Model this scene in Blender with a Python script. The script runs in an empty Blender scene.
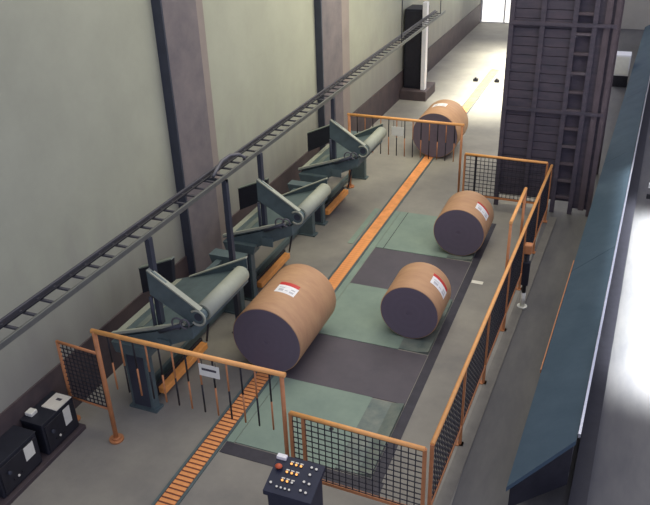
import bpy, bmesh, math, random
from mathutils import Vector, Matrix
random.seed(7)
C = bpy.context.scene.collection
PI = math.pi

# ------------------------------------------------------------------ materials
def lin(c):
    return tuple(((v/255.)/12.92 if v/255. <= .04045 else ((v/255.+.055)/1.055)**2.4) for v in c) + (1.,)

def mat(name, rgb, rough=.6, metal=0., var=.0, scale=6., rgb2=None, detail=6., stretch=None, spec=.4, emit=0., bump=0.):
    m = bpy.data.materials.new(name); m.use_nodes = True
    nt = m.node_tree; b = nt.nodes['Principled BSDF']
    b.inputs['Roughness'].default_value = rough; b.inputs['Metallic'].default_value = metal
    b.inputs['Specular IOR Level'].default_value = spec
    c1 = lin(rgb); b.inputs['Base Color'].default_value = c1
    if emit:
        b.inputs['Emission Color'].default_value = c1; b.inputs['Emission Strength'].default_value = emit
    if var or rgb2:
        tc = nt.nodes.new('ShaderNodeTexCoord'); mp = nt.nodes.new('ShaderNodeMapping')
        if stretch: mp.inputs['Scale'].default_value = stretch
        n = nt.nodes.new('ShaderNodeTexNoise'); n.inputs['Scale'].default_value = scale; n.inputs['Detail'].default_value = detail
        n.inputs['Roughness'].default_value = .65
        r = nt.nodes.new('ShaderNodeValToRGB')
        c2 = lin(rgb2) if rgb2 else tuple(v*(1-var) for v in c1[:3])+(1.,)
        c3 = c1 if rgb2 else tuple(min(1, v*(1+var)) for v in c1[:3])+(1.,)
        r.color_ramp.elements[0].position = .32; r.color_ramp.elements[1].position = .68
        r.color_ramp.elements[0].color = c2; r.color_ramp.elements[1].color = c3
        L = nt.links
        L.new(tc.outputs['Object'], mp.inputs['Vector']); L.new(mp.outputs['Vector'], n.inputs['Vector'])
        L.new(n.outputs['Fac'], r.inputs['Fac']); L.new(r.outputs['Color'], b.inputs['Base Color'])
        if bump:
            bp = nt.nodes.new('ShaderNodeBump'); bp.inputs['Strength'].default_value = bump; bp.inputs['Distance'].default_value = .02
            L.new(n.outputs['Fac'], bp.inputs['Height']); L.new(bp.outputs['Normal'], b.inputs['Normal'])
    return m

M = {}
M['floor'] = mat('concrete_floor', (150,146,132), .62, 0, scale=.9, rgb2=(124,121,113), bump=.05)
M['aisle'] = mat('aisle_floor', (104,103,99), .6, 0, scale=1.6, rgb2=(84,84,84), stretch=(1.6,.45,1))
M['paint_line'] = mat('kerb_concrete', (120,117,107), .7, 0, var=.12, scale=5)
M['pillar'] = mat('pillar_concrete', (122,114,112), .8, 0, scale=2.2, rgb2=(100,95,97), bump=.1)
M['pillar2'] = mat('pillar_plaster', (140,130,122), .8, 0, var=.08, scale=2.2)
M['steel_blue'] = mat('dark_blue_steel_paint', (60,64,74), .5, .1, var=.12, scale=5)
M['dado'] = mat('dado_paint', (86,74,72), .65, 0, scale=3, rgb2=(66,58,60))
M['green'] = mat('machine_green_paint', (88,103,103), .45, .1, var=.14, scale=7)
M['green_light'] = mat('pale_green_paint', (156,160,142), .6, 0, var=.06, scale=8)
M['green_worn_glint'] = mat('worn_and_glint_paint', (134,140,126), .42, .2, scale=5, rgb2=(98,112,106))  # worn lips and flanges, also a painted highlight on the pusher deck
M['plate_green'] = mat('green_floor_steel', (136,154,136), .6, 0, scale=1.8, rgb2=(120,138,124))
M['plate_dark'] = mat('brown_floor_steel', (94,88,92), .55, .1, scale=2.5, rgb2=(84,80,84))
M['black'] = mat('black_steel', (38,38,44), .5, .1, var=.2, scale=8)
M['dark_box'] = mat('dark_enclosure_paint', (36,38,46), .5, .1, var=.15, scale=9)
M['orange'] = mat('orange_paint', (238,172,100), .45, 0, var=.09, scale=9)
M['orange_dull'] = mat('dull_orange_paint', (182,122,78), .5, 0, var=.12, scale=9)
M['slat'] = mat('orange_slat_paint', (232,158,98), .8, 0, spec=.1, var=.16, scale=5)
M['kraft'] = mat('kraft_paper', (192,152,112), .62, 0, scale=3, rgb2=(176,134,100), stretch=(1,3,1))
M['label'] = mat('white_label', (236,236,232), .5, 0, var=.06, scale=40)
M['red'] = mat('red_label', (200,60,54), .5)
M['ink'] = mat('ink', (70,66,72), .6)
M['sign'] = mat('sign_sheet', (224,224,208), .5, 0, var=.05, scale=10)
M['paper'] = mat('paper_sheet', (222,218,200), .6, 0, var=.04, scale=20)
M['tray'] = mat('galvanised_tray', (108,110,104), .45, .4, var=.12, scale=10)
M['tray_dark'] = mat('painted_tray_rail', (80,80,86), .45, .3, var=.12, scale=10)
M['rubber'] = mat('black_rubber', (30,30,34), .6)
M['hose'] = mat('hydraulic_hose', (92,92,96), .5)
M['rack'] = mat('dark_rack_paint', (86,78,86), .6, .1, scale=3, rgb2=(66,64,74), stretch=(1,1,4))
M['rack_brown'] = mat('brown_rack_post', (86,76,80), .6, .1, var=.15, scale=4)
M['rack_edge'] = mat('worn_shelf_edge', (96,88,92), .5, .2, var=.2, scale=5)
M['beam'] = mat('blue_grey_cladding', (72,88,98), .8, 0, spec=.12, scale=2.5, rgb2=(64,80,90))
M['silver'] = mat('bright_steel', (210,212,216), .25, .8, var=.06, scale=12)
M['white'] = mat('white_paint', (228,228,224), .5, 0, var=.05, scale=6)
M['button_white'] = mat('white_button', (225,222,205), .4)
M['button_lit'] = mat('lit_orange_button', (255,176,92), .4, emit=.9)
M['button_red'] = mat('red_orange_mushroom_button', (196,92,56), .4)
M['console'] = mat('dark_blue_console_paint', (40,44,60), .45, .1, var=.12, scale=9)
M['strip'] = mat('dark_strip_steel', (62,60,66), .6, .1, var=.2, scale=6)
M['print'] = mat('grey_print', (190,190,190), .5)
M['bumper'] = mat('bumper_orange', (250,168,88), .5, 0, var=.08, scale=9)
M['bed'] = mat('rust_brown_bed', (120,72,56), .7)
M['wire'] = mat('dark_fence_wire', (44,44,52), .5, .2)
M['wall_back'] = mat('far_wall_paint', (168,164,150), .8, 0, var=.06, scale=1.5)
M['daylight'] = mat('daylit_door_glazing', (255,252,240), .4, emit=1.3)

def wall_material():
    m = mat('plaster_wall', (164,166,147), .85, 0, scale=1.1, rgb2=(154,156,138), bump=.04)
    nt = m.node_tree; L = nt.links; b = nt.nodes['Principled BSDF']
    base = b.inputs['Base Color'].links[0].from_socket
    tc = nt.nodes.new('ShaderNodeTexCoord'); sx = nt.nodes.new('ShaderNodeSeparateXYZ'); L.new(tc.outputs['Object'], sx.inputs[0])
    mp = nt.nodes.new('ShaderNodeMapping'); mp.inputs['Scale'].default_value = (1,1,.22); L.new(tc.outputs['Object'], mp.inputs['Vector'])
    n = nt.nodes.new('ShaderNodeTexNoise'); n.inputs['Scale'].default_value = 3.4; n.inputs['Detail'].default_value = 7; L.new(mp.outputs['Vector'], n.inputs['Vector'])
    # grime: a stained band on the lower wall with ragged, streaky upper edge
    a = nt.nodes.new('ShaderNodeMath'); a.operation = 'MULTIPLY_ADD'; a.inputs[1].default_value = 1.5; L.new(n.outputs['Fac'], a.inputs[0]); L.new(sx.outputs['Z'], a.inputs[2])
    mr = nt.nodes.new('ShaderNodeMapRange'); mr.inputs['From Min'].default_value = 3.0; mr.inputs['From Max'].default_value = 1.5
    mr.inputs['To Min'].default_value = 0; mr.inputs['To Max'].default_value = .8; L.new(a.outputs[0], mr.inputs['Value'])
    mx = nt.nodes.new('ShaderNodeMix'); mx.data_type = 'RGBA'; L.new(mr.outputs[0], mx.inputs['Factor'])
    L.new(base, mx.inputs[6]); mx.inputs[7].default_value = lin((134,132,124)); L.new(mx.outputs[2], b.inputs['Base Color'])
    return m
M['wall'] = wall_material()

def roll_end_material():
    # wound paper edges: fine concentric rings around the core (object Y axis)
    m = bpy.data.materials.new('wound_paper_end'); m.use_nodes = True
    nt = m.node_tree; L = nt.links; b = nt.nodes['Principled BSDF']; b.inputs['Roughness'].default_value = .8
    tc = nt.nodes.new('ShaderNodeTexCoord'); w = nt.nodes.new('ShaderNodeTexWave'); w.wave_type = 'RINGS'; w.rings_direction = 'Y'
    w.inputs['Scale'].default_value = 3.; w.inputs['Distortion'].default_value = .6
    n = nt.nodes.new('ShaderNodeTexNoise'); n.inputs['Scale'].default_value = 7
    L.new(tc.outputs['Object'], w.inputs['Vector']); L.new(tc.outputs['Object'], n.inputs['Vector'])
    mx = nt.nodes.new('ShaderNodeMath'); mx.operation = 'MULTIPLY'; L.new(w.outputs['Fac'], mx.inputs[0]); L.new(n.outputs['Fac'], mx.inputs[1])
    r = nt.nodes.new('ShaderNodeValToRGB'); r.color_ramp.elements[0].color = lin((108,99,109)); r.color_ramp.elements[1].color = lin((112,102,113))  # dark bluish wound edges; part of the end faces' shade is in this colour
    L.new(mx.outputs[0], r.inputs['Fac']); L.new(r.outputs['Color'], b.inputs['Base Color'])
    return m
M['roll_end'] = roll_end_material()

# ------------------------------------------------------------------ mesh helpers
class MB:
    def __init__(s): s.bm = bmesh.new(); s.mats = []
    def mi(s, m):
        if m not in s.mats: s.mats.append(m)
        return s.mats.index(m)
    def _set(s, faces, m):
        i = s.mi(m)
        for f in faces: f.material_index = i
    def box(s, x0, x1, y0, y1, z0, z1, m, bev=0.):
        v = [s.bm.verts.new(p) for p in ((x0,y0,z0),(x1,y0,z0),(x1,y1,z0),(x0,y1,z0),(x0,y0,z1),(x1,y0,z1),(x1,y1,z1),(x0,y1,z1))]
        fs = [s.bm.faces.new([v[i] for i in q]) for q in ((3,2,1,0),(4,5,6,7),(0,1,5,4),(1,2,6,5),(2,3,7,6),(3,0,4,7))]
        s._set(fs, m)
        if bev:
            es = {e for f in fs for e in f.edges}
            r = bmesh.ops.bevel(s.bm, geom=list(es), offset=bev, segments=2, affect='EDGES', profile=.5)
            s._set(r['faces'], m)
        return s
    def hull(s, a, b, m):
        # a, b: two rings with the same number of points, joined and capped
        va = [s.bm.verts.new(p) for p in a]; vb = [s.bm.verts.new(p) for p in b]; n = len(a)
        fs = [s.bm.faces.new([va[i], va[(i+1) % n], vb[(i+1) % n], vb[i]]) for i in range(n)]
        fs += [s.bm.faces.new(va[::-1]), s.bm.faces.new(vb)]
        s._set(fs, m); return s
    def prism(s, prof, y0, y1, m):
        return s.hull([(x,y0,z) for x, z in prof], [(x,y1,z) for x, z in prof], m)
    def prism_x(s, prof, x0, x1, m):
        return s.hull([(x0,y,z) for y, z in prof], [(x1,y,z) for y, z in prof], m)
    def bar(s, p0, p1, w, h, m, up=(0,0,1)):
        p0, p1 = Vector(p0), Vector(p1); d = (p1-p0).normalized(); u = Vector(up)
        if abs(d.dot(u)) > .95: u = Vector((0,1,0))
        sd = d.cross(u).normalized()*w/2; u = sd.cross(d).normalized()*h/2
        ring = lambda p: [p-sd-u, p+sd-u, p+sd+u, p-sd+u]
        return s.hull(ring(p0), ring(p1), m)
    def tube(s, p0, p1, r, m, n=12, r1=None):
        p0, p1 = Vector(p0), Vector(p1); d = (p1-p0).normalized()
        u = Vector((0,0,1)) if abs(d.z) < .9 else Vector((1,0,0)); a = d.cross(u).normalized(); b = a.cross(d)
        r1 = r if r1 is None else r1
        ring = lambda p, q: [p+(a*math.cos(2*PI*i/n)+b*math.sin(2*PI*i/n))*q for i in range(n)]
        k = len(s.bm.faces); s.hull(ring(p0, r), ring(p1, r1), m)
        s.bm.faces.ensure_lookup_table()
        for f in s.bm.faces[k:k+n]: f.smooth = True
        return s
    def path(s, pts, r, m, n=8):
        pts = [Vector(p) for p in pts]; rings = []; prev = None
        for i, p in enumerate(pts):
            d = (pts[min(i+1, len(pts)-1)]-pts[max(i-1, 0)]).normalized()
            if prev is None:
                u = Vector((0,0,1)) if abs(d.z) < .9 else Vector((1,0,0)); a = d.cross(u).normalized()
            else: a = (prev-d*prev.dot(d)).normalized()
            prev = a; b = d.cross(a)
            rings.append([s.bm.verts.new(p+(a*math.cos(2*PI*k/n)+b*math.sin(2*PI*k/n))*r) for k in range(n)])
        fs = []
        for A, B in zip(rings, rings[1:]):
            for k in range(n):
                f = s.bm.faces.new([A[k], A[(k+1) % n], B[(k+1) % n], B[k]]); f.smooth = True; fs.append(f)
        fs += [s.bm.faces.new(rings[0][::-1]), s.bm.faces.new(rings[-1])]
        s._set(fs, m); return s
    def dome(s, c, r, h, m, n=14, k=4):
        c = Vector(c); rings = []
        for j in range(k):
            t = j/k*PI/2
            rings.append([s.bm.verts.new(c+Vector((r*math.cos(t)*math.cos(2*PI*i/n), r*math.cos(t)*math.sin(2*PI*i/n), h*math.sin(t)))) for i in range(n)])
        top = s.bm.verts.new(c+Vector((0,0,h))); fs = [s.bm.faces.new(rings[0][::-1])]
        for A, B in zip(rings, rings[1:]):
            for i in range(n):
                f = s.bm.faces.new([A[i], A[(i+1) % n], B[(i+1) % n], B[i]]); f.smooth = True; fs.append(f)
        for i in range(n):
            f = s.bm.faces.new([rings[-1][i], rings[-1][(i+1) % n], top]); f.smooth = True; fs.append(f)
        s._set(fs, m); return s
    def build(s, name, parent=None, loc=(0,0,0), matrix=None):
        bmesh.ops.recalc_face_normals(s.bm, faces=s.bm.faces)
        me = bpy.data.meshes.new(name)
        off = Vector(loc)
        if off.length and parent is None:
            for v in s.bm.verts: v.co -= off
        s.bm.to_mesh(me); s.bm.free()
        for m in s.mats: me.materials.append(m)
        o = bpy.data.objects.new(name, me); C.objects.link(o)
        if parent is None: o.location = loc
        else: o.parent = parent
        return o

def tag(o, label, cat, group=None, kind=None):
    if label: o['label'] = label
    if cat: o['category'] = cat
    if group: o['group'] = group
    if kind: o['kind'] = kind
    return o
def thing(name, label, cat, loc=(0,0,0), rz=0., group=None):
    o = bpy.data.objects.new(name, None); C.objects.link(o); o.empty_display_size = .2
    o.location = loc; o.rotation_euler = (0,0,rz)
    return tag(o, label, cat, group)
def struct(o): o['kind'] = 'structure'; return o
def copy_tree(o, parent=None):
    c = o.copy(); C.objects.link(c)
    if parent is not None: c.parent = parent
    for ch in list(o.children): copy_tree(ch, c)
    return c

# ------------------------------------------------------------------ setting
WX = -5.81
struct(MB().box(-6.2, -1.02, -1., 31., -.2, 0, M['floor']).build('floor'))
aisle = MB().box(-1.02, 9., -1., 31., -.2, -.012, M['aisle']).build('floor_aisle'); struct(aisle)
struct(MB().box(WX-.25, WX, -1., 31., 0, 8.2, M['wall']).build('wall_left'))
struct(MB().box(WX, WX+.025, -1., 8.31, 0, .74, M['dado']).box(WX, WX+.025, 9.45, 13.66, 0, .74, M['dado']).box(WX, WX+.025, 15.4, 30.6, 0, .74, M['dado']).build('baseboard_left'))
k = MB()
k.hull([(-1.19,5.2,0),(-1.05,5.2,0),(-1.05,5.2,.012),(-1.19,5.2,.012)], [(-.93,13.0,0),(-.80,13.0,0),(-.80,13.0,.012),(-.93,13.0,.012)], M['paint_line'])
struct(k.build('trim_1'))
# pillars along the wall
def pillar(y0, y1, y2, blue):
    p = MB().box(WX, WX+.13, y0+blue, y1, 0, 8.2, M['pillar']).build('pillar')
    struct(p)
    MB().box(WX, WX+.14, y0, y0+blue, 0, 8.2, M['steel_blue']).build('steel_post', p)
    MB().box(WX, WX+.07, y1, y2, 0, 8.2, M['pillar2']).build('pilaster', p)
pillar(8.31, 9.18, 9.45, .035)
pillar(13.66, 14.8, 15.4, .05)
struct(MB().box(-6.06, -5.81, 30.6, 30.99, 0, 8.2, M['wall_back']).box(-1.2, 9., 30.6, 31., 0, 8.2, M['wall_back']).box(-5.81, -1.2, 30.6, 31., 5.2, 8.2, M['wall_back']).build('wall_back'))
dd = MB().box(-5.8, -1.2, 30.7, 30.76, 0, 5.2, M['daylight']).build('door_1'); struct(dd)
fr = MB()
for i in range(6): x = -5.77+i*.908; fr.box(x-.03, x+.03, 30.66, 30.7, 0, 5.2, M['white'])
for i in range(5): fr.box(-5.8, -1.2, 30.655, 30.7, i*1.3-.03 if i else 0, i*1.3+.03, M['white'])
fr.build('door_frame', dd)

# ------------------------------------------------------------------ slat conveyor set in the floor
XA, XB = -3.955, -3.745
cv = thing('slat_conveyor', 'orange slat conveyor with green edges running along the floor under two rolls', 'conveyor', (XA, 3.6, 0))
cv_loc = Vector((XA, 3.6, 0))
def rel(o, parent):
    for v in o.data.vertices: v.co -= Vector(parent.location)
    return o
rel(MB().box(XA, XB, 3.6, 23.4, .0005, .003, M['bed']).build('conveyor_bed', cv), cv)
for x in (XA-.032, XB):
    rel(MB().box(x, x+.032, 3.6, 23.4, .0005, .014, M['green']).build('side_frame', cv), cv)
pitch = .068; me0 = me1 = None; y = 4.25; n = 0; rest = MB()
while y < 23.3:
    if n < 100:
        if me0 is None:
            o = MB().box(.006, XB-XA-.006, -.0235, .0235, .003, .012, M['slat'], .003).build('slat', cv); me0 = o.data
        else:
            o = bpy.data.objects.new('slat', me0); C.objects.link(o); o.parent = cv
        o.location = (0, y-3.6, 0)
        if y > 7.6:
            if me1 is None: me1 = me0.copy(); [setattr(v, 'co', Vector((v.co.x, v.co.y*1.4, v.co.z))) for v in me1.vertices]
            o.data = me1
    else:
        rest.box(XA+.006, XB-.006, y-.033, y+.033, .003, .012, M['slat'])
    y += pitch; n += 1
r_ = rel(rest.build('slat_run', cv), cv); r_['kind'] = 'stuff'
# two small dark sensors flanking the far end of the line
for x, y, lb in ((-3.88-.28, 21.9, 'small dark sensor box left of the far end of the orange conveyor'), (-3.54, 21.95, 'small dark sensor box right of the far end of the orange conveyor')):
    t = thing('floor_sensor', lb, 'sensor', (x, y, 0), 0, 'sensors at the far end of the conveyor')
    MB().box(-.07, .07, -.06, .06, 0, .08, M['black'], .01).build('housing', t)
    MB().tube((0,-.03,.08), (0,-.03,.12), .03, M['rubber']).build('lens', t)

# ------------------------------------------------------------------ pocket plates in the floor
def plate(name, label, cat, x0, x1, y0, y1, m, lip=True, seam=None, group=None, slot=False):
    t = thing(name, label, cat, (x0, y0, 0), 0, group); w = x1-x0; d = y1-y0
    if lip:
        MB().box(0, w-.42, 0, d, .0005, .012, m).build('deck', t)
        MB().prism([(w-.42,.0005),(w,.0005),(w,.05),(w-.16,.012),(w-.42,.012)], 0.02, d-.02, M['green_worn_glint']).build('stop_lip', t)
    else: MB().box(0, w, 0, d, .0005, .006, m).build('deck', t)
    if seam: MB().box(seam-.006, seam+.006, 0, d, .012, .0135, M['black']).build('seam', t)
    if slot:
        MB().box(.75, 1.12, d-.62, d-.60, .012, .0135, M['black']).build('slot', t)
        MB().tube((.98, d-.72, .0115), (.98, d-.72, .0135), .03, M['black']).build('lifting_hole', t)
    return t
PG, PD = 'green pocket plates', 'brown plates between the pockets'
plate('pocket_plate', 'green steel floor plate with a slot, empty, behind the front mesh fence', 'floor plate', -3.60, -1.93, 5.64, 6.95, M['plate_green'], group=PG, slot=True)
plate('pocket_plate', 'green steel floor plate under the middle paper roll', 'floor plate', -3.60, -1.93, 8.05, 9.52, M['plate_green'], group=PG)
plate('pocket_plate', 'green steel floor plate with a seam under the roll by the far mesh fence', 'floor plate', -3.60, -1.93, 10.82, 12.35, M['plate_green'], group=PG, seam=.14)
plate('filler_plate', 'dark brown floor plate beside the largest roll on the conveyor', 'floor plate', -3.60, -1.93, 6.96, 8.04, M['plate_dark'], False, group=PD)
plate('filler_plate', 'dark brown floor plate between the two pocketed rolls', 'floor plate', -3.60, -1.93, 9.53, 10.81, M['plate_dark'], False, group=PD)
tag(MB().box(-1.92, -1.80, 5.64, 12.4, .0005, .005, M['strip']).build('edge_strip', loc=(-1.85,5.64,0)), 'long black strip along the open ends of the floor plates', 'floor strip')
tag(MB().box(-3.70, -1.77, 5.44, 5.62, .0005, .006, M['strip']).build('edge_strip', loc=(-2.7,5.42,0)), 'short black strip across the floor just behind the front mesh fence', 'floor strip')
for x, lb in ((XA-.17, 'narrow green strip in the floor on the wall side of the orange conveyor'), (XB+.035, 'narrow green strip between the orange conveyor and the floor plates')):
    tag(MB().box(x, x+.1, 10.82 if x < XA else 5.63, 12.35, .0005, .008, M['plate_green']).build('edge_strip', loc=(x,5.63,0)), lb, 'floor strip')
tag(MB().box(-.09,.09,-.04,.05,.0003,.004,M['paper']).build('paper_scrap', loc=(0,0,0)), 'small white scrap lying on the floor strip beside the dark plate', 'scrap').location = (-1.70,10.2,.0005)

# ------------------------------------------------------------------ paper rolls
def patch(mb, r, a0, a1, y0, y1, m, th=.0022, n=14):
    A = [math.radians(a0+(a1-a0)*i/n) for i in range(n+1)]
    for p, q in zip(A, A[1:]):
        P = lambda a, rr, y: (rr*math.cos(a), y, rr*math.sin(a))
        mb.hull([P(p,r+.0003,y0),P(q,r+.0003,y0),P(q,r+th,y0),P(p,r+th,y0)], [P(p,r+.0003,y1),P(q,r+.0003,y1),P(q,r+th,y1),P(p,r+th,y1)], m)
def paper_roll(x, y0, r, L, label, lab, z0=.0155):
    t = thing('paper_roll', label, 'paper roll', (x, y0+L/2, r+z0), 0, 'kraft paper rolls')
    N = 96; mb = MB(); e = .006
    prof = [(-L/2, r-.012), (-L/2+.003, r-.004), (-L/2+.012, r), (L/2-.012, r), (L/2-.003, r-.004), (L/2, r-.012)]
    rings = [[mb.bm.verts.new((rr*math.cos(2*PI*i/N), yy, rr*math.sin(2*PI*i/N))) for i in range(N)] for yy, rr in prof]
    fs = []
    for A, B in zip(rings, rings[1:]):
        for i in range(N):
            f = mb.bm.faces.new([A[i], A[(i+1) % N], B[(i+1) % N], B[i]]); f.smooth = True; fs.append(f)
    mb._set(fs, M['kraft']); mb.build('wrapper', t)
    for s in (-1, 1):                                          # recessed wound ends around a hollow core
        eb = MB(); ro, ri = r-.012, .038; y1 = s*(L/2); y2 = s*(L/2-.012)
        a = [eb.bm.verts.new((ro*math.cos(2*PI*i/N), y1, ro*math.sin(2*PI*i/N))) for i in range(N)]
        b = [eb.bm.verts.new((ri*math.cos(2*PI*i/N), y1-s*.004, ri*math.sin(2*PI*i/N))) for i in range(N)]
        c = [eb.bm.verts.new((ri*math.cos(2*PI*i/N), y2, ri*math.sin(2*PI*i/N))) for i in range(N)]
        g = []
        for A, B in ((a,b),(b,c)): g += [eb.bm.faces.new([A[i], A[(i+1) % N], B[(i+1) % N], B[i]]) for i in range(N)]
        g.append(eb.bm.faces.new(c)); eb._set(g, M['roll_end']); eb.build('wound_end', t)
    a0, a1, ya, yb, rw, red = lab; ya -= y0+L/2; yb -= y0+L/2
    lb = MB(); patch(lb, r, a0, a1, ya, yb, M['label']); lo = lb.build('paper_label', t)
    da = (a1-a0)
    for f0, f1, g0, g1 in ((.1,.32,.2,.42),(.1,.3,.55,.7),(.62,.86,.2,.5),(.62,.9,.62,.72),(.4,.55,.3,.4)):
        pr = MB(); patch(pr, r+.0022, a0+da*f0, a0+da*f1, ya+(yb-ya)*g0, ya+(yb-ya)*g1, M['print'], .0006, 4)
        pr.build('label_print', lo)
    if red:
        rb = MB(); patch(rb, r, a0+da*.04, a1+da*.02, yb, yb+rw, M['red']); rb.build('red_stripe', lo)
    return t
paper_roll(-3.81, 6.977, .49, 1.252, 'largest brown kraft paper roll, lying on the orange conveyor in front', (65,98.5,7.43,7.615,.075,True))
paper_roll(-2.29, 8.34, .417, .747, 'brown kraft paper roll on the middle green plate', (17,61,8.65,8.837,.07,True), .0125)
paper_roll(-2.195, 10.949, .43, .825, 'brown kraft paper roll on the rear green plate near the far mesh fence', (23,62.5,11.2,11.40,.06,True), .0125)
paper_roll(-3.73, 15.309, .514, 1.079, 'brown kraft paper roll on the conveyor beyond the far hanging rod gate', (80,116,15.85,16.06,.06,False))

# ------------------------------------------------------------------ pusher machines (origin: near leg on the floor)
def make_pusher():
    t = thing('roll_pusher', 'x', 'roll pusher')
    G = M['green']
    for y0, y1 in ((0,.12),(2.33,2.45)):
        lg = MB().box(-5.12, -4.80, y0, y1, 0, .96, G, .008)
        lg.box(-5.16, -4.76, y0-.02, y1+.02, .0005, .03, G)
        lg.prism([(-5.2,.84),(-4.74,.84),(-4.70,.98),(-5.24,.98)], y0-.03, y1+.05, G)
        lg.build('leg', t)
    # recessed access panel on the near leg
    MB().box(-5.08, -4.84, -.008, 0, .06, .82, M['steel_blue'], .003).build('leg_panel', t)
    MB().box(-5.12, -5.03, .12, 2.33, .80, .92, G, .006).build('cross_beam', t)
    # wedge housing below the deck
    MB().prism([(-5.2,.86),(-4.78,.90),(-4.42,1.07),(-4.12,1.22),(-4.12,1.38),(-5.2,1.0)], .06, 1.42, G).build('housing', t)
    hs = MB()
    hs.box(-4.62, -4.44, .035, .06, .98, 1.12, M['green'], .004).build('hanger_bracket', t)
    # sloping deck plate with raised side flanges
    dk = MB().prism([(-5.27,1.0),(-4.12,1.40),(-4.12,1.425),(-5.27,1.025)], .05, 1.44, G); d = dk.build('pusher_plate', t)
    MB().prism([(-5.27,1.025),(-4.20,1.397),(-4.20,1.43),(-5.27,1.06)], .03, .07, M['green_light']).build('edge_flange', d)
    MB().prism([(-5.25,1.032),(-5.12,1.077),(-5.12,1.087),(-5.25,1.042)], .09, 1.4, M['green_light']).build('highlight_strip', d)  # pale strip painting the reflection along the deck's wall side
    MB().prism([(-4.98,1.126),(-4.86,1.168),(-4.86,1.176),(-4.98,1.134)], .14, .62, M['green_worn_glint']).build('highlight_strip', d)  # lighter patch painting a highlight on the deck, not wear
    # upright far side wing: triangle rising to the roller end
    MB().hull([(-5.02,1.42,1.11),(-4.12,1.42,1.42),(-4.12,1.42,1.56)], [(-5.02,1.44,1.11),(-4.12,1.44,1.42),(-4.12,1.44,1.56)], G).bar((-5.02,1.43,1.12), (-4.12,1.43,1.57), .05, .015, M['green_light']).build('far_wing', t)
    # near gusset: triangle from the post down to the hub
    gu = MB(); A = [(-4.66,2.0),(-4.58,1.99),(-4.01,1.59),(-3.95,1.52),(-3.96,1.44),(-4.04,1.39),(-4.16,1.40),(-4.66,1.68)]
    gu.prism(A, .10, .125, G)
    g = gu.build('gusset_arm', t)
    MB().bar((-4.64,.112,2.01), (-4.01,.112,1.60), .07, .018, M['green_light']).build('top_flange', g)
    # roller with end discs
    rx, rz = -4.05, 1.50
    rl = MB().tube((rx,.2,rz), (rx,1.15,rz), .105, M['green_light'], 28).build('roller', t)
    for a, b in ((.126,.2),(1.15,1.19)):
        MB().tube((rx,a,rz), (rx,b,rz), .08, M['green'], 20).tube((rx,a-.03,rz), (rx,a,rz), .05, M['steel_blue'], 16).build('end_disc', rl)
    MB().bar((rx-.06,1.2,rz-.02), (-4.3,1.40,1.38), .03, .05, M['green']).build('far_bracket', t)
    ring = [(rx+.095*math.cos(q*PI/12), .085, rz+.095*math.sin(q*PI/12)) for q in range(-9, 10)]
    MB().path(ring, .014, M['green_light']).build('hub_ring', t)
    # hydraulic hoses curling at the hub
    for c, rr, y in (((-4.30,1.40),.07,.05),((-4.19,1.43),.055,.03)):
        MB().path([(c[0]+rr*math.cos(q*PI/8), y-.01*q/8, c[1]+rr*math.sin(q*PI/8)) for q in range(-2, 14)], .012, M['hose']).build('hose_loop', t)
    MB().tube((-4.55,.03,1.24), (-4.23,.03,1.40), .026, M['steel_blue']).build('cylinder', t)
    # rod down to the bumper bar
    MB().tube((-4.66,1.35,.98), (-4.80,1.32,.2), .016, M['steel_blue'], 8).build('tie_rod', t)
    b = MB().box(-4.88, -4.78, .24, 1.30, .10, .19, M['bumper'], .008).build('bumper_bar', t)
    MB().box(-4.92, -4.88, .10, 1.34, .06, .22, M['black'], .006).build('bumper_backing', t)
    MB().bar((-5.09,.12,.1), (-5.09,2.33,.1), .05, .1, M['green']).build('base_rail', t)
    # dark plate standing on the deck
    bp = MB().prism([(-5.5,1.0),(-5.0,1.26),(-4.97,1.60),(-5.5,1.37)], 1.02, 1.09, M['dark_box']).build('back_plate', t)
    MB().bar((-5.5,1.055,1.375), (-4.97,1.055,1.605), .085, .014, M['green_worn_glint']).build('top_flange', bp)
    # tall post carried up to the tray
    MB().box(-4.64, -4.58, .13, .20, 1.2, 2.38, M['steel_blue']).build('post', t)
    MB().tube((-4.645,.085,1.18), (-4.645,.085,1.66), .022, M['steel_blue'], 8).build('rod', t)
    return t
PU = ['green roll pusher with a pale roller, just behind the front hanging rod gate', 'green roll pusher with a pale roller, middle of the three by the wall', 'green roll pusher with a pale roller, in front of the far hanging rod gate']
p0 = make_pusher()
for i, yy in enumerate((5.78, 8.53, 11.35)):
    p = p0 if i == 0 else copy_tree(p0)
    p.location = (0, yy, 0)
    tag(p, PU[i], 'roll pusher', 'roll pushers along the wall')

# ------------------------------------------------------------------ cable ladder over the pushers
ct = thing('cable_ladder', 'long grey cable ladder running above the pushers along the wall', 'cable tray', (-4.74, 3, 2.4))
def ctp(mb, name, parent=ct):
    for v in mb.bm.verts: v.co -= ct.location
    return mb.build(name, parent)
ctp(MB().box(-4.63, -4.60, 2.2, 19.5, 2.38, 2.44, M['tray'], .004), 'side_rail')
ctp(MB().box(-4.89, -4.86, 2.2, 19.5, 2.38, 2.44, M['tray_dark'], .004), 'side_rail')
y = 3.3; me = None
while y < 19.4:
    if me is None:
        o = ctp(MB().box(-4.86, -4.63, y-.014, y+.014, 2.39, 2.41, M['tray_dark']), 'rung'); me = o.data; yb = y
    else:
        o = bpy.data.objects.new('rung', me); C.objects.link(o); o.parent = ct; o.location = (0, y-yb, 0)
    y += .235
for y, z in ((7.72,0),):
    ctp(MB().box(-4.665, -4.60, y-.035, y+.035, z, 2.36, M['steel_blue']).box(-4.72, -4.55, y-.08, y+.08, 0, .015, M['steel_blue']), 'support_post')
    ctp(MB().box(-4.9, -4.6, y-.02, y+.02, 2.33, 2.36, M['steel_blue']), 'bracket')
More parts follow.
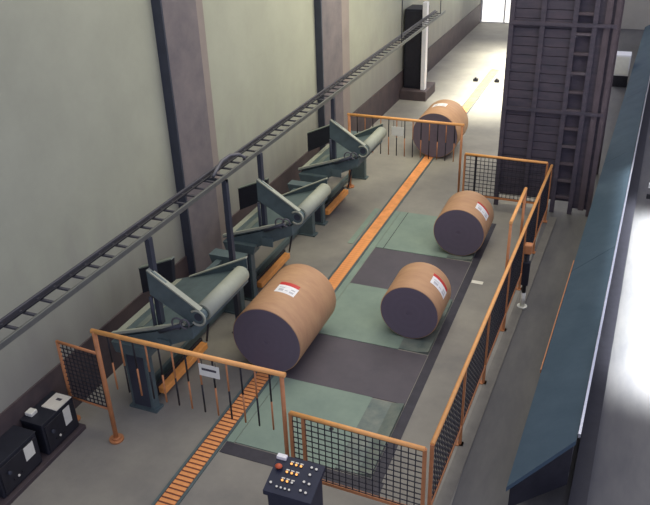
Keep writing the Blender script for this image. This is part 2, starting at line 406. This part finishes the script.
for y in (15.6, 19.):
    ctp(MB().tube((-4.615,y,2.44), (-4.615,y,8.2), .012, M['steel_blue'], 8), 'hanger_rod')
ctp(MB().path([(-4.80,2.2,2.425),(-4.80,7.6,2.425),(-4.79,12,2.425),(-4.80,19.4,2.425)], .013, M['rubber']), 'cable')
hz = MB()
pts = [(-4.74,7.62,2.43),(-4.76,7.75,2.47),(-4.77,7.92,2.53),(-4.73,8.08,2.56),(-4.66,8.2,2.54),(-4.62,8.28,2.47),(-4.66,8.33,2.42)]
hz.path(pts, .022, M['hose'], 10)
tag(hz.build('hose', loc=(-4.7,7.55,2.44)), 'grey hose arching over the cable ladder above the middle pusher', 'hose')

# ------------------------------------------------------------------ hanging rod gates
def make_rod_gate():
    t = thing('rod_gate', 'x', 'gate')
    O, D = M['orange'], M['orange_dull']
    lp = MB().tube((-4.95,0,.0), (-4.95,0,1.56), .028, D, 12).build('post', t)
    MB().tube((-4.95,0,.0003), (-4.95,0,.025), .085, D, 18).tube((-4.95,0,.025), (-4.95,0,.05), .05, D, 18).build('foot', lp)
    rp = MB().tube((-2.70,0,.0), (-2.70,0,1.56), .022, D, 12).build('post', t)
    MB().tube((-2.70,0,.0003), (-2.70,0,.02), .032, D, 18).build('foot', rp)
    MB().tube((-4.98,0,1.545), (-2.66,0,1.545), .027, O, 12).build('top_rail', t)
    ms = []
    for k in range(2):
        a, b = (D, M['rubber']) if k == 0 else (M['rubber'], D)
        ms.append(lambda x, a=a, b=b: MB().tube((0,0,1.17), (0,0,1.525), .010, a, 8).tube((0,0,.80), (0,0,1.17), .010, b, 8))
    dat = [None, None]
    for i in range(13):
        k = (i+1) % 2; x = -4.78+i*.162
        if dat[k] is None: o = ms[k](x).build('hanging_rod', t); dat[k] = o.data
        else: o = bpy.data.objects.new('hanging_rod', dat[k]); C.objects.link(o); o.parent = t
        o.location = (x, 0, 0)
    return t
g1 = make_rod_gate(); g1.location = (0, 5.2, 0)
tag(g1, 'orange gate with hanging orange and black rods across the front of the conveyor', 'gate', 'hanging rod gates')
g2 = copy_tree(g1); g2.location = (0, 13.2, 0)
tag(g2, 'orange gate with hanging rods in front of the farthest roll', 'gate', 'hanging rod gates')
s = thing('warning_sign', 'small pale sign with a dark line of lettering, hung on the front rod gate', 'sign', (-3.51, 5.165, 1.40))
MB().box(-.12, .12, -.004, .004, -.075, .075, M['sign'], .003).build('panel', s)
tx = MB()
tx.box(-.085, .085, -.006, -.004, .0, .028, M['ink'])
tx.build('lettering', s)
MB().tube((-.08,0,.07), (-.08,.0,.12), .004, M['wire'], 6).tube((.08,0,.07), (.08,0,.12), .004, M['wire'], 6).build('hanger', s)
s2 = thing('warning_sign', 'small pale sign hung on the far rod gate left of the farthest roll', 'sign', (-3.94, 13.165, 1.31))
MB().box(-.12, .12, -.004, .004, -.09, .09, M['sign'], .003).build('panel', s2)
MB().tube((-.08,0,.085), (-.08,.0,.21), .004, M['wire'], 6).tube((.08,0,.085), (.08,0,.21), .004, M['wire'], 6).build('hanger', s2)

# ------------------------------------------------------------------ mesh fences
def mesh_panel(name, p0, p1, z0, z1, parent, cell=.072, r=.009):
    mb = MB(); a, b = Vector(p0), Vector(p1); L = (b-a).length; n = max(1, round(L/cell))
    for i in range(n+1):
        q = a+(b-a)*i/n; mb.bar((q.x,q.y,z0), (q.x,q.y,z1), r, r, M['wire'])
    m = max(1, round((z1-z0)/cell))
    for j in range(m+1):
        z = z0+(z1-z0)*j/m; mb.bar((a.x,a.y,z), (b.x,b.y,z), r, r, M['wire'])
    return mb.build(name, parent)
def fence(label, p0, p1, posts, group='mesh fences', low=.28, top=1.1, rail=None, postm=None):
    a, b = Vector(p0+(0,)), Vector(p1+(0,)); mid = (a+b)/2
    t = thing('mesh_fence', label, 'fence', mid, 0, group); a -= mid; b -= mid
    O, D = rail or M['orange'], M['orange_dull']
    z = lambda v, h: (v.x, v.y, h)
    pm = lambda f: postm if postm and 0 < f < 1 else D
    MB().tube(z(a,top), z(b,top), .024, O, 10).build('top_rail', t)
    MB().bar(z(a,low), z(b,low), .035, .035, D).build('bottom_rail', t)
    for f in posts:
        q = a+(b-a)*f
        MB().bar(z(q,0), z(q,top), .034, .034, pm(f)).bar(z(q,.0003), z(q,.012), .08, .08, pm(f)).build('post', t)
    for f, h in zip(posts, posts[1:]):
        mesh_panel('mesh_infill', z(a+(b-a)*(f+.01),0), z(a+(b-a)*(h-.01),0), low+.02, top-.03, t)
    return t
fence('orange mesh fence across the front, beside the black control console', (-2.62,5.18), (-1.22,5.14), (0,.1,1))
fence('long orange mesh fence along the aisle on the right of the pockets', (-1.172,5.226), (-.985,12.78), (0,.17,.33,.5,.66,.83,1))
fence('orange mesh fence across the back in front of the dark rack', (-2.55,12.9), (-1.07,12.872), (0,.14,1), low=.3, postm=M['rubber'])
# narrow mesh leaf left of the gate
t = thing('mesh_fence', 'narrow orange mesh panel beside the wall, left of the front rod gate', 'fence', (-5.28,5.33,0), 0, 'mesh fences')
D = M['orange_dull']
MB().tube((-.37,0,0), (-.37,0,1.17), .02, D).tube((-.37,0,.0003), (-.37,0,.02), .06, D).build('post', t)
MB().tube((-.38,0,1.16), (.245,-.02,1.14), .018, D).build('top_rail', t)
MB().tube((-.37,0,.36), (.245,-.02,.34), .016, D).build('bottom_rail', t)
mesh_panel('mesh_infill', (-.36,0,0), (.24,-.02,0), .37, 1.14, t, .06)
# raised gate frame standing in the aisle fence
gx = -1.13
t = thing('gate_frame', 'tall narrow orange gate frame rising above the long aisle fence', 'gate', (gx, 9.7, 0))
O = M['orange']
MB().tube((0,-.62,0), (0,-.62,1.66), .02, D).tube((0,-.62,.0003),(0,-.62,.02),.06,D).build('post', t)
MB().tube((0,.7,0), (0,.7,1.60), .02, D).tube((0,.7,.0003),(0,.7,.02),.06,D).build('post', t)
MB().tube((0,-.64,1.66), (0,.72,1.60), .024, O).build('top_rail', t)
# photocell post just outside the fence
t = thing('photocell_post', 'dark slim post with a yellow head outside the aisle fence', 'post', (-.93, 9.72, -.012))
MB().tube((0,0,.0), (0,0,.92), .03, M['rubber'], 12).box(-.05, .05, -.05, .05, .4, .78, M['dark_box'], .01).build('pole', t)
MB().tube((0,0,.0003), (0,0,.03), .075, M['sign'], 16).tube((0,0,.03), (0,0,.26), .036, M['sign'], 12).build('foot', t)
MB().box(-.055, .055, -.06, .06, .92, 1.07, M['orange_dull'], .02).build('head', t)

# ------------------------------------------------------------------ wall side control boxes
pl = tag(MB().box(-5.78, -5.42, 3.3, 5.24, 0, .06, M['dado'], .006).build('plinth', loc=(-5.64,3.3,0)), 'long dark plinth under the two black boxes by the wall', 'plinth')
def wall_box(y0, y1, h, label, lab):
    t = thing('control_cabinet', label, 'control cabinet', (-5.62, y0, .06), 0, 'black cabinets by the wall')
    d = y1-y0
    MB().box(-.16, .14, 0, d, 0, h, M['dark_box'], .012).build('body', t)
    MB().box(.14, .152, .03, d-.03, .03, h-.04, M['black'], .004).build('door', t)
    MB().box(-.165, .145, -.005, d+.005, h, h+.012, M['dark_box'], .004).build('lid', t)
    MB().box(.152, .156, lab[0], lab[1], lab[2], lab[3], M['sign']).build('label_plate', t)
    MB().tube((.152, d*.22, h*.62), (.18, d*.22, h*.62), .022, M['steel_blue'], 14).build('knob', t)
    for k in range(3): MB().tube((.152, d*(.3+.1*k), h*.3), (.162, d*(.3+.1*k), h*.3), .014, M['button_white'] if k == 1 else M['rubber'], 12).build('button', t)
    return t
wall_box(4.66, 5.2, .43, 'black control cabinet by the wall with a paper sheet on top', (.33,.44,.17,.40))
wall_box(3.96, 4.56, .43, 'black control cabinet at the near end of the wall plinth, nothing on top', (.38,.52,.20,.38))
tag(MB().box(-.11,.11,-.13,.13,.0003,.012,M['paper']).box(-.03,.04,.02,.06,.012,.0125,M['ink']).build('paper_sheet'), 'cream paper sheet lying on the farther black cabinet', 'paper').location = (-5.59, 5.05, .502)
tag(MB().box(-.05,.05,-.05,.05,.0003,.05,M['sign'],.01).build('small_box'), 'small pale box on the farther black cabinet beside the paper sheet', 'box').location = (-5.72, 4.78, .502)

# ------------------------------------------------------------------ control console in front
c = thing('control_console', 'dark control console with lit orange buttons in front of the mesh fence', 'console', (-2.285, 4.49, 0))
c.scale = (.88,.76,1)
W_, yF, yB, zF, zB = .27, -.24, .24, .92, 1.04
MB().prism_x([(-.17,.06),(.2,.06),(.2,1.0),(.16,1.0),(-.2,.88)], -.23, .25, M['console']).build('body', c)
MB().box(-.25, .27, -.2, .22, 0, .06, M['black']).build('base', c)
MB().prism_x([(yF,zF-.05),(yB,zB-.05),(yB,zB),(yF,zF)], -.26, .28, M['console']).build('desk_top', c)
sl = (zB-zF)/(yB-yF)
def on(x, y): return (x, y, zF+(y-yF)*sl)
def button(x, y, m, r=.013, h=.014):
    p = on(x, y)
    MB().tube(p, (p[0],p[1]-.001,p[2]+.006), r*1.35, M['rubber'], 14).tube((p[0],p[1],p[2]+.005), (p[0],p[1]-.002,p[2]+h), r, m, 14).build('button', c)
for i in range(3):
    for j in range(3):
        lit = (j == 0 and i < 3) or (j == 1) or (j == 2 and i < 2)
        button(-.10+i*.055-.0*j+.012*(2-j), .15-j*.11, M['button_lit'] if lit else M['button_white'])
        MB().box(-.118+i*.055+.012*(2-j), -.082+i*.055+.012*(2-j), .175-j*.11, .190-j*.11, on(0,.18-j*.11)[2]-.004, on(0,.18-j*.11)[2]+.006, M['button_white']).build('button_tag', c)
for i in range(4): button(-.13+i*.047, -.16, M['button_white'], .012)
for x, y in ((.15,.17),(.205,.165),(.16,.08),(.13,-.02),(.19,-.03),(.13,-.13),(.19,-.14)):
    button(x, y, M['button_white'], .014)
button(-.21, -.13, M['button_white'], .014)
mp = on(-.19, .06)
MB().tube(mp, (mp[0],mp[1],mp[2]+.03), .022, M['rubber'], 14).dome((mp[0],mp[1],mp[2]+.028), .042, .026, M['button_red']).build('mushroom_button', c)
q = on(-.20, .19); MB().box(q[0]-.06, q[0]+.05, q[1]-.02, q[1]+.045, q[2]-.005, q[2]+.03, M['label'], .004).build('tag_plate', c)

# ------------------------------------------------------------------ dark rack behind the back fence
rk = thing('storage_rack', 'tall dark brown slatted rack behind the far mesh fence', 'rack', (-1.03, 13.25, -.0))
R, E = M['rack'], M['rack_edge']
H = 5.4
for x in (-.94, -.42, .1, .42, .75):
    for y in (.03, 2.2):
        MB().box(x-.04, x+.04, y-.04, y+.04, 0, H, M['rack_brown'] if x > .7 else R).build('post', rk)
sp = MB(); z = .25
while z < H-.1:
    sp.box(-.9, -.46, .05, .09, z, z+.145, R).box(-.38, .06, .05, .09, z, z+.145, R); z += .155
sp.build('slat_panel', rk)
MB().box(-.96, -.92, .07, 2.2, .2, H, R).build('side_panel', rk)
MB().box(-.9, .4, .11, .15, .2, H, R).build('back_panel', rk)
z = .3; i = 0
while z < H:
    MB().box(.14, .40, .02, .105, z, z+.03, R).box(.14, .40, .0, .02, z-.01, z+.035, E if i % 2 else M['rack_brown']).build('shelf', rk)
    z += .33; i += 1
MB().box(.46, .74, .06, .12, .1, H, R).build('end_panel', rk)
MB().box(.56, .66, .0, .06, .1, H, M['rack_brown']).build('channel', rk)
for z in (1.9, 3.4): MB().box(-.96, .76, -.02, .03, z, z+.06, R).build('tie_beam', rk)

# ------------------------------------------------------------------ long blue-grey conveyor housing on the right
bm_ = thing('conveyor_housing', 'long blue-grey sheet metal conveyor housing running along the right aisle', 'conveyor', (-.2, 5.4, 0))
def bh(mb, name, parent=bm_):
    for v in mb.bm.verts: v.co -= bm_.location
    return mb.build(name, parent)
# left / right top edges run from the near end to the far end, slightly turned away from the wall line
Ln, Lf, Rn, Rf = Vector((-.475,5.43,.60)), Vector((.332,28.0,.60)), Vector((.085,6.0,.88)), Vector((.78,28.,.88))
dn = Vector((0,0,-.06))
top = MB(); n = 5
for i in range(n):
    f0, f1 = i/n, (i+1)/n-.0004
    a, b, c_, d_ = Ln.lerp(Lf,f0), Ln.lerp(Lf,f1), Rn.lerp(Rf,f1), Rn.lerp(Rf,f0)
    top.hull([a+dn,b+dn,c_+dn,d_+dn], [a,b,c_,d_], M['beam'])
bh(top, 'top_cladding')
sk = MB(); o1 = Vector((.03,.05,0))
sk.hull([Ln+o1+dn*1.2, Lf+o1+dn*1.2, Lf+o1+Vector((.0,0,-.32)), Ln+o1+Vector((0,0,-.32))], [Rn+dn*1.2-Vector((.02,0,0)), Rf+dn*1.2-Vector((.02,0,0)), Rf-Vector((.02,0,.6)), Rn-Vector((.02,0,.6))], M['black'])
bh(sk, 'under_body')
bh(MB().bar(Rn+Vector((.02,.05,.02)), Rf+Vector((.02,0,.02)), .025, .05, M['silver']), 'guide_rail')
bh(MB().bar(Ln+Vector((-.012,2.0,-.03)).lerp(Vector((0,0,0)),0)+Vector((.072,0,0)), Ln.lerp(Lf,.216)+Vector((-.012,0,-.03)), .012, .05, M['orange_dull']), 'orange_edge')
for f in (.02,.12,.22,.33,.45,.6,.8,.99):
    p, q = Ln.lerp(Lf,f), Rn.lerp(Rf,f)
    bh(MB().bar((p.x+.08,p.y+.1,-.012), (p.x+.08,p.y+.1,.4), .06, .06, M['black']), 'leg')
    bh(MB().bar((q.x-.05,q.y+.1,-.012), (q.x-.05,q.y+.1,.4), .06, .06, M['black']), 'leg')
bh(MB().hull([(.10,5.6,-.0115),(.27,5.6,-.0115),(.27,5.6,.24),(.10,5.6,.24)], [(.78,28,-.0115),(.95,28,-.0115),(.95,28,.24),(.78,28,.24)], M['black']), 'dark_base_strip')  # long black box on the floor along the housing's right side

# ------------------------------------------------------------------ far end
fc = thing('electrical_cabinet', 'dark tall electrical cabinet on a brown plinth at the far end of the wall', 'cabinet', (-5.42, 19.9, 0))
MB().box(-.36, .38, -.45, .6, 0, .27, M['dado'], .01).build('plinth', fc)
cb = MB().box(-.33, .16, -.2, .5, .27, 2.4, M['dark_box'], .012).build('body', fc)
MB().box(-.29, .12, -.215, -.2, .32, 2.34, M['black'], .004).build('door', fc)
MB().box(.18, .30, -.3, -.1, .27, 2.6, M['white'], .01).build('side_post', fc)
wb = thing('pale_cabinet', 'small pale cabinet beyond the far end of the blue-grey conveyor housing', 'cabinet', (-.16, 22.6, -.012))
MB().box(-.2, .2, -.2, .3, 0, .32, M['black'], .01).build('base', wb)
MB().box(-.2, .2, -.2, .3, .32, .9, M['white'], .01).build('body', wb)
MB().box(-.17, .17, -.215, -.2, .36, .86, M['sign'], .004).build('door', wb)
gr = thing('guard_rail', 'low white guard rail at the right edge beside the bright floor', 'guard rail', (.95, 14.3, -.012))
MB().box(-.03, .03, -.03, .03, 0, .42, M['white']).build('post', gr)
MB().box(1.2, 1.26, -.03, .03, 0, .42, M['white']).build('post', gr)
MB().box(-.25, 1.5, -.05, -.03, .30, .42, M['white'], .006).build('rail', gr)
MB().box(-.25, 1.5, -.05, -.03, .08, .18, M['black'], .006).build('shadow_bar', gr)  # black bar standing for the rail's shadow on the floor

# ------------------------------------------------------------------ light
def area(name, loc, sx, sy, power, rgb=(255,250,240), tgt=None, spread=PI):
    l = bpy.data.lights.new(name, 'AREA'); l.shape = 'RECTANGLE'; l.size = sx; l.size_y = sy; l.energy = power
    l.color = lin(rgb)[:3]; l.spread = spread
    o = bpy.data.objects.new(name, l); C.objects.link(o); o.location = loc
    d = (Vector(tgt) if tgt else Vector(loc)-Vector((0,0,1)))-Vector(loc)
    o.rotation_euler = d.to_track_quat('-Z','Y').to_euler(); return o
area('roof_light', (-2.6, 9.5, 8.4), 4, 8, 330, (255,246,214), (-3.4,8.8,0))
area('wall_fill', (-1.6, 15.5, 8.0), 3, 6, 270, (255,248,224), (-5.8,14.2,2.2), 1.7)  # added fill aimed at the far left wall, no fixture known there
area('far_floor_fill', (-3.25, 22.6, 7.), 1.9, 7.5, 400, (255,252,240), None, .5)  # added overhead fill standing in for doorway daylight on the far floor
area('doorway_light', (-3.6, 27., 3.6), 4, 3.4, 110, (255,250,240), (-3.5,12,.8))
area('right_floor_fill', (1.70, 10.9, 7.), 2.2, 5.4, 700, (245,248,255), None, .2)  # added overhead fill standing in for daylight on the right floor
w = bpy.data.worlds.new('hall'); bpy.context.scene.world = w; w.use_nodes = True
bg = w.node_tree.nodes['Background']; bg.inputs['Color'].default_value = lin((182,184,212)); bg.inputs['Strength'].default_value = 1.4

# ------------------------------------------------------------------ camera
Rm = ((0.92716658,0.15141647,-0.34268819),(0.37344813,-0.44670566,0.81301325),(-0.02997716,-0.88177498,-0.47071675))
cam = bpy.data.cameras.new('camera'); co = bpy.data.objects.new('camera', cam); C.objects.link(co)
R0 = Vector([r[0] for r in Rm]); U0 = -Vector([r[1] for r in Rm]); B0 = R0.cross(U0)
mw = Matrix((R0, U0, B0)).transposed().to_4x4(); mw.translation = Vector((0,0,6)); co.matrix_world = mw
cam.sensor_width = 36; cam.lens = 738.018/650*36; cam.clip_start = .05; cam.clip_end = 200
sc = bpy.context.scene; sc.camera = co
sc.view_settings.view_transform = 'Standard'; sc.view_settings.look = 'None'
sc.view_settings.exposure = 0; sc.view_settings.gamma = 1; sc.view_settings.use_curve_mapping = False
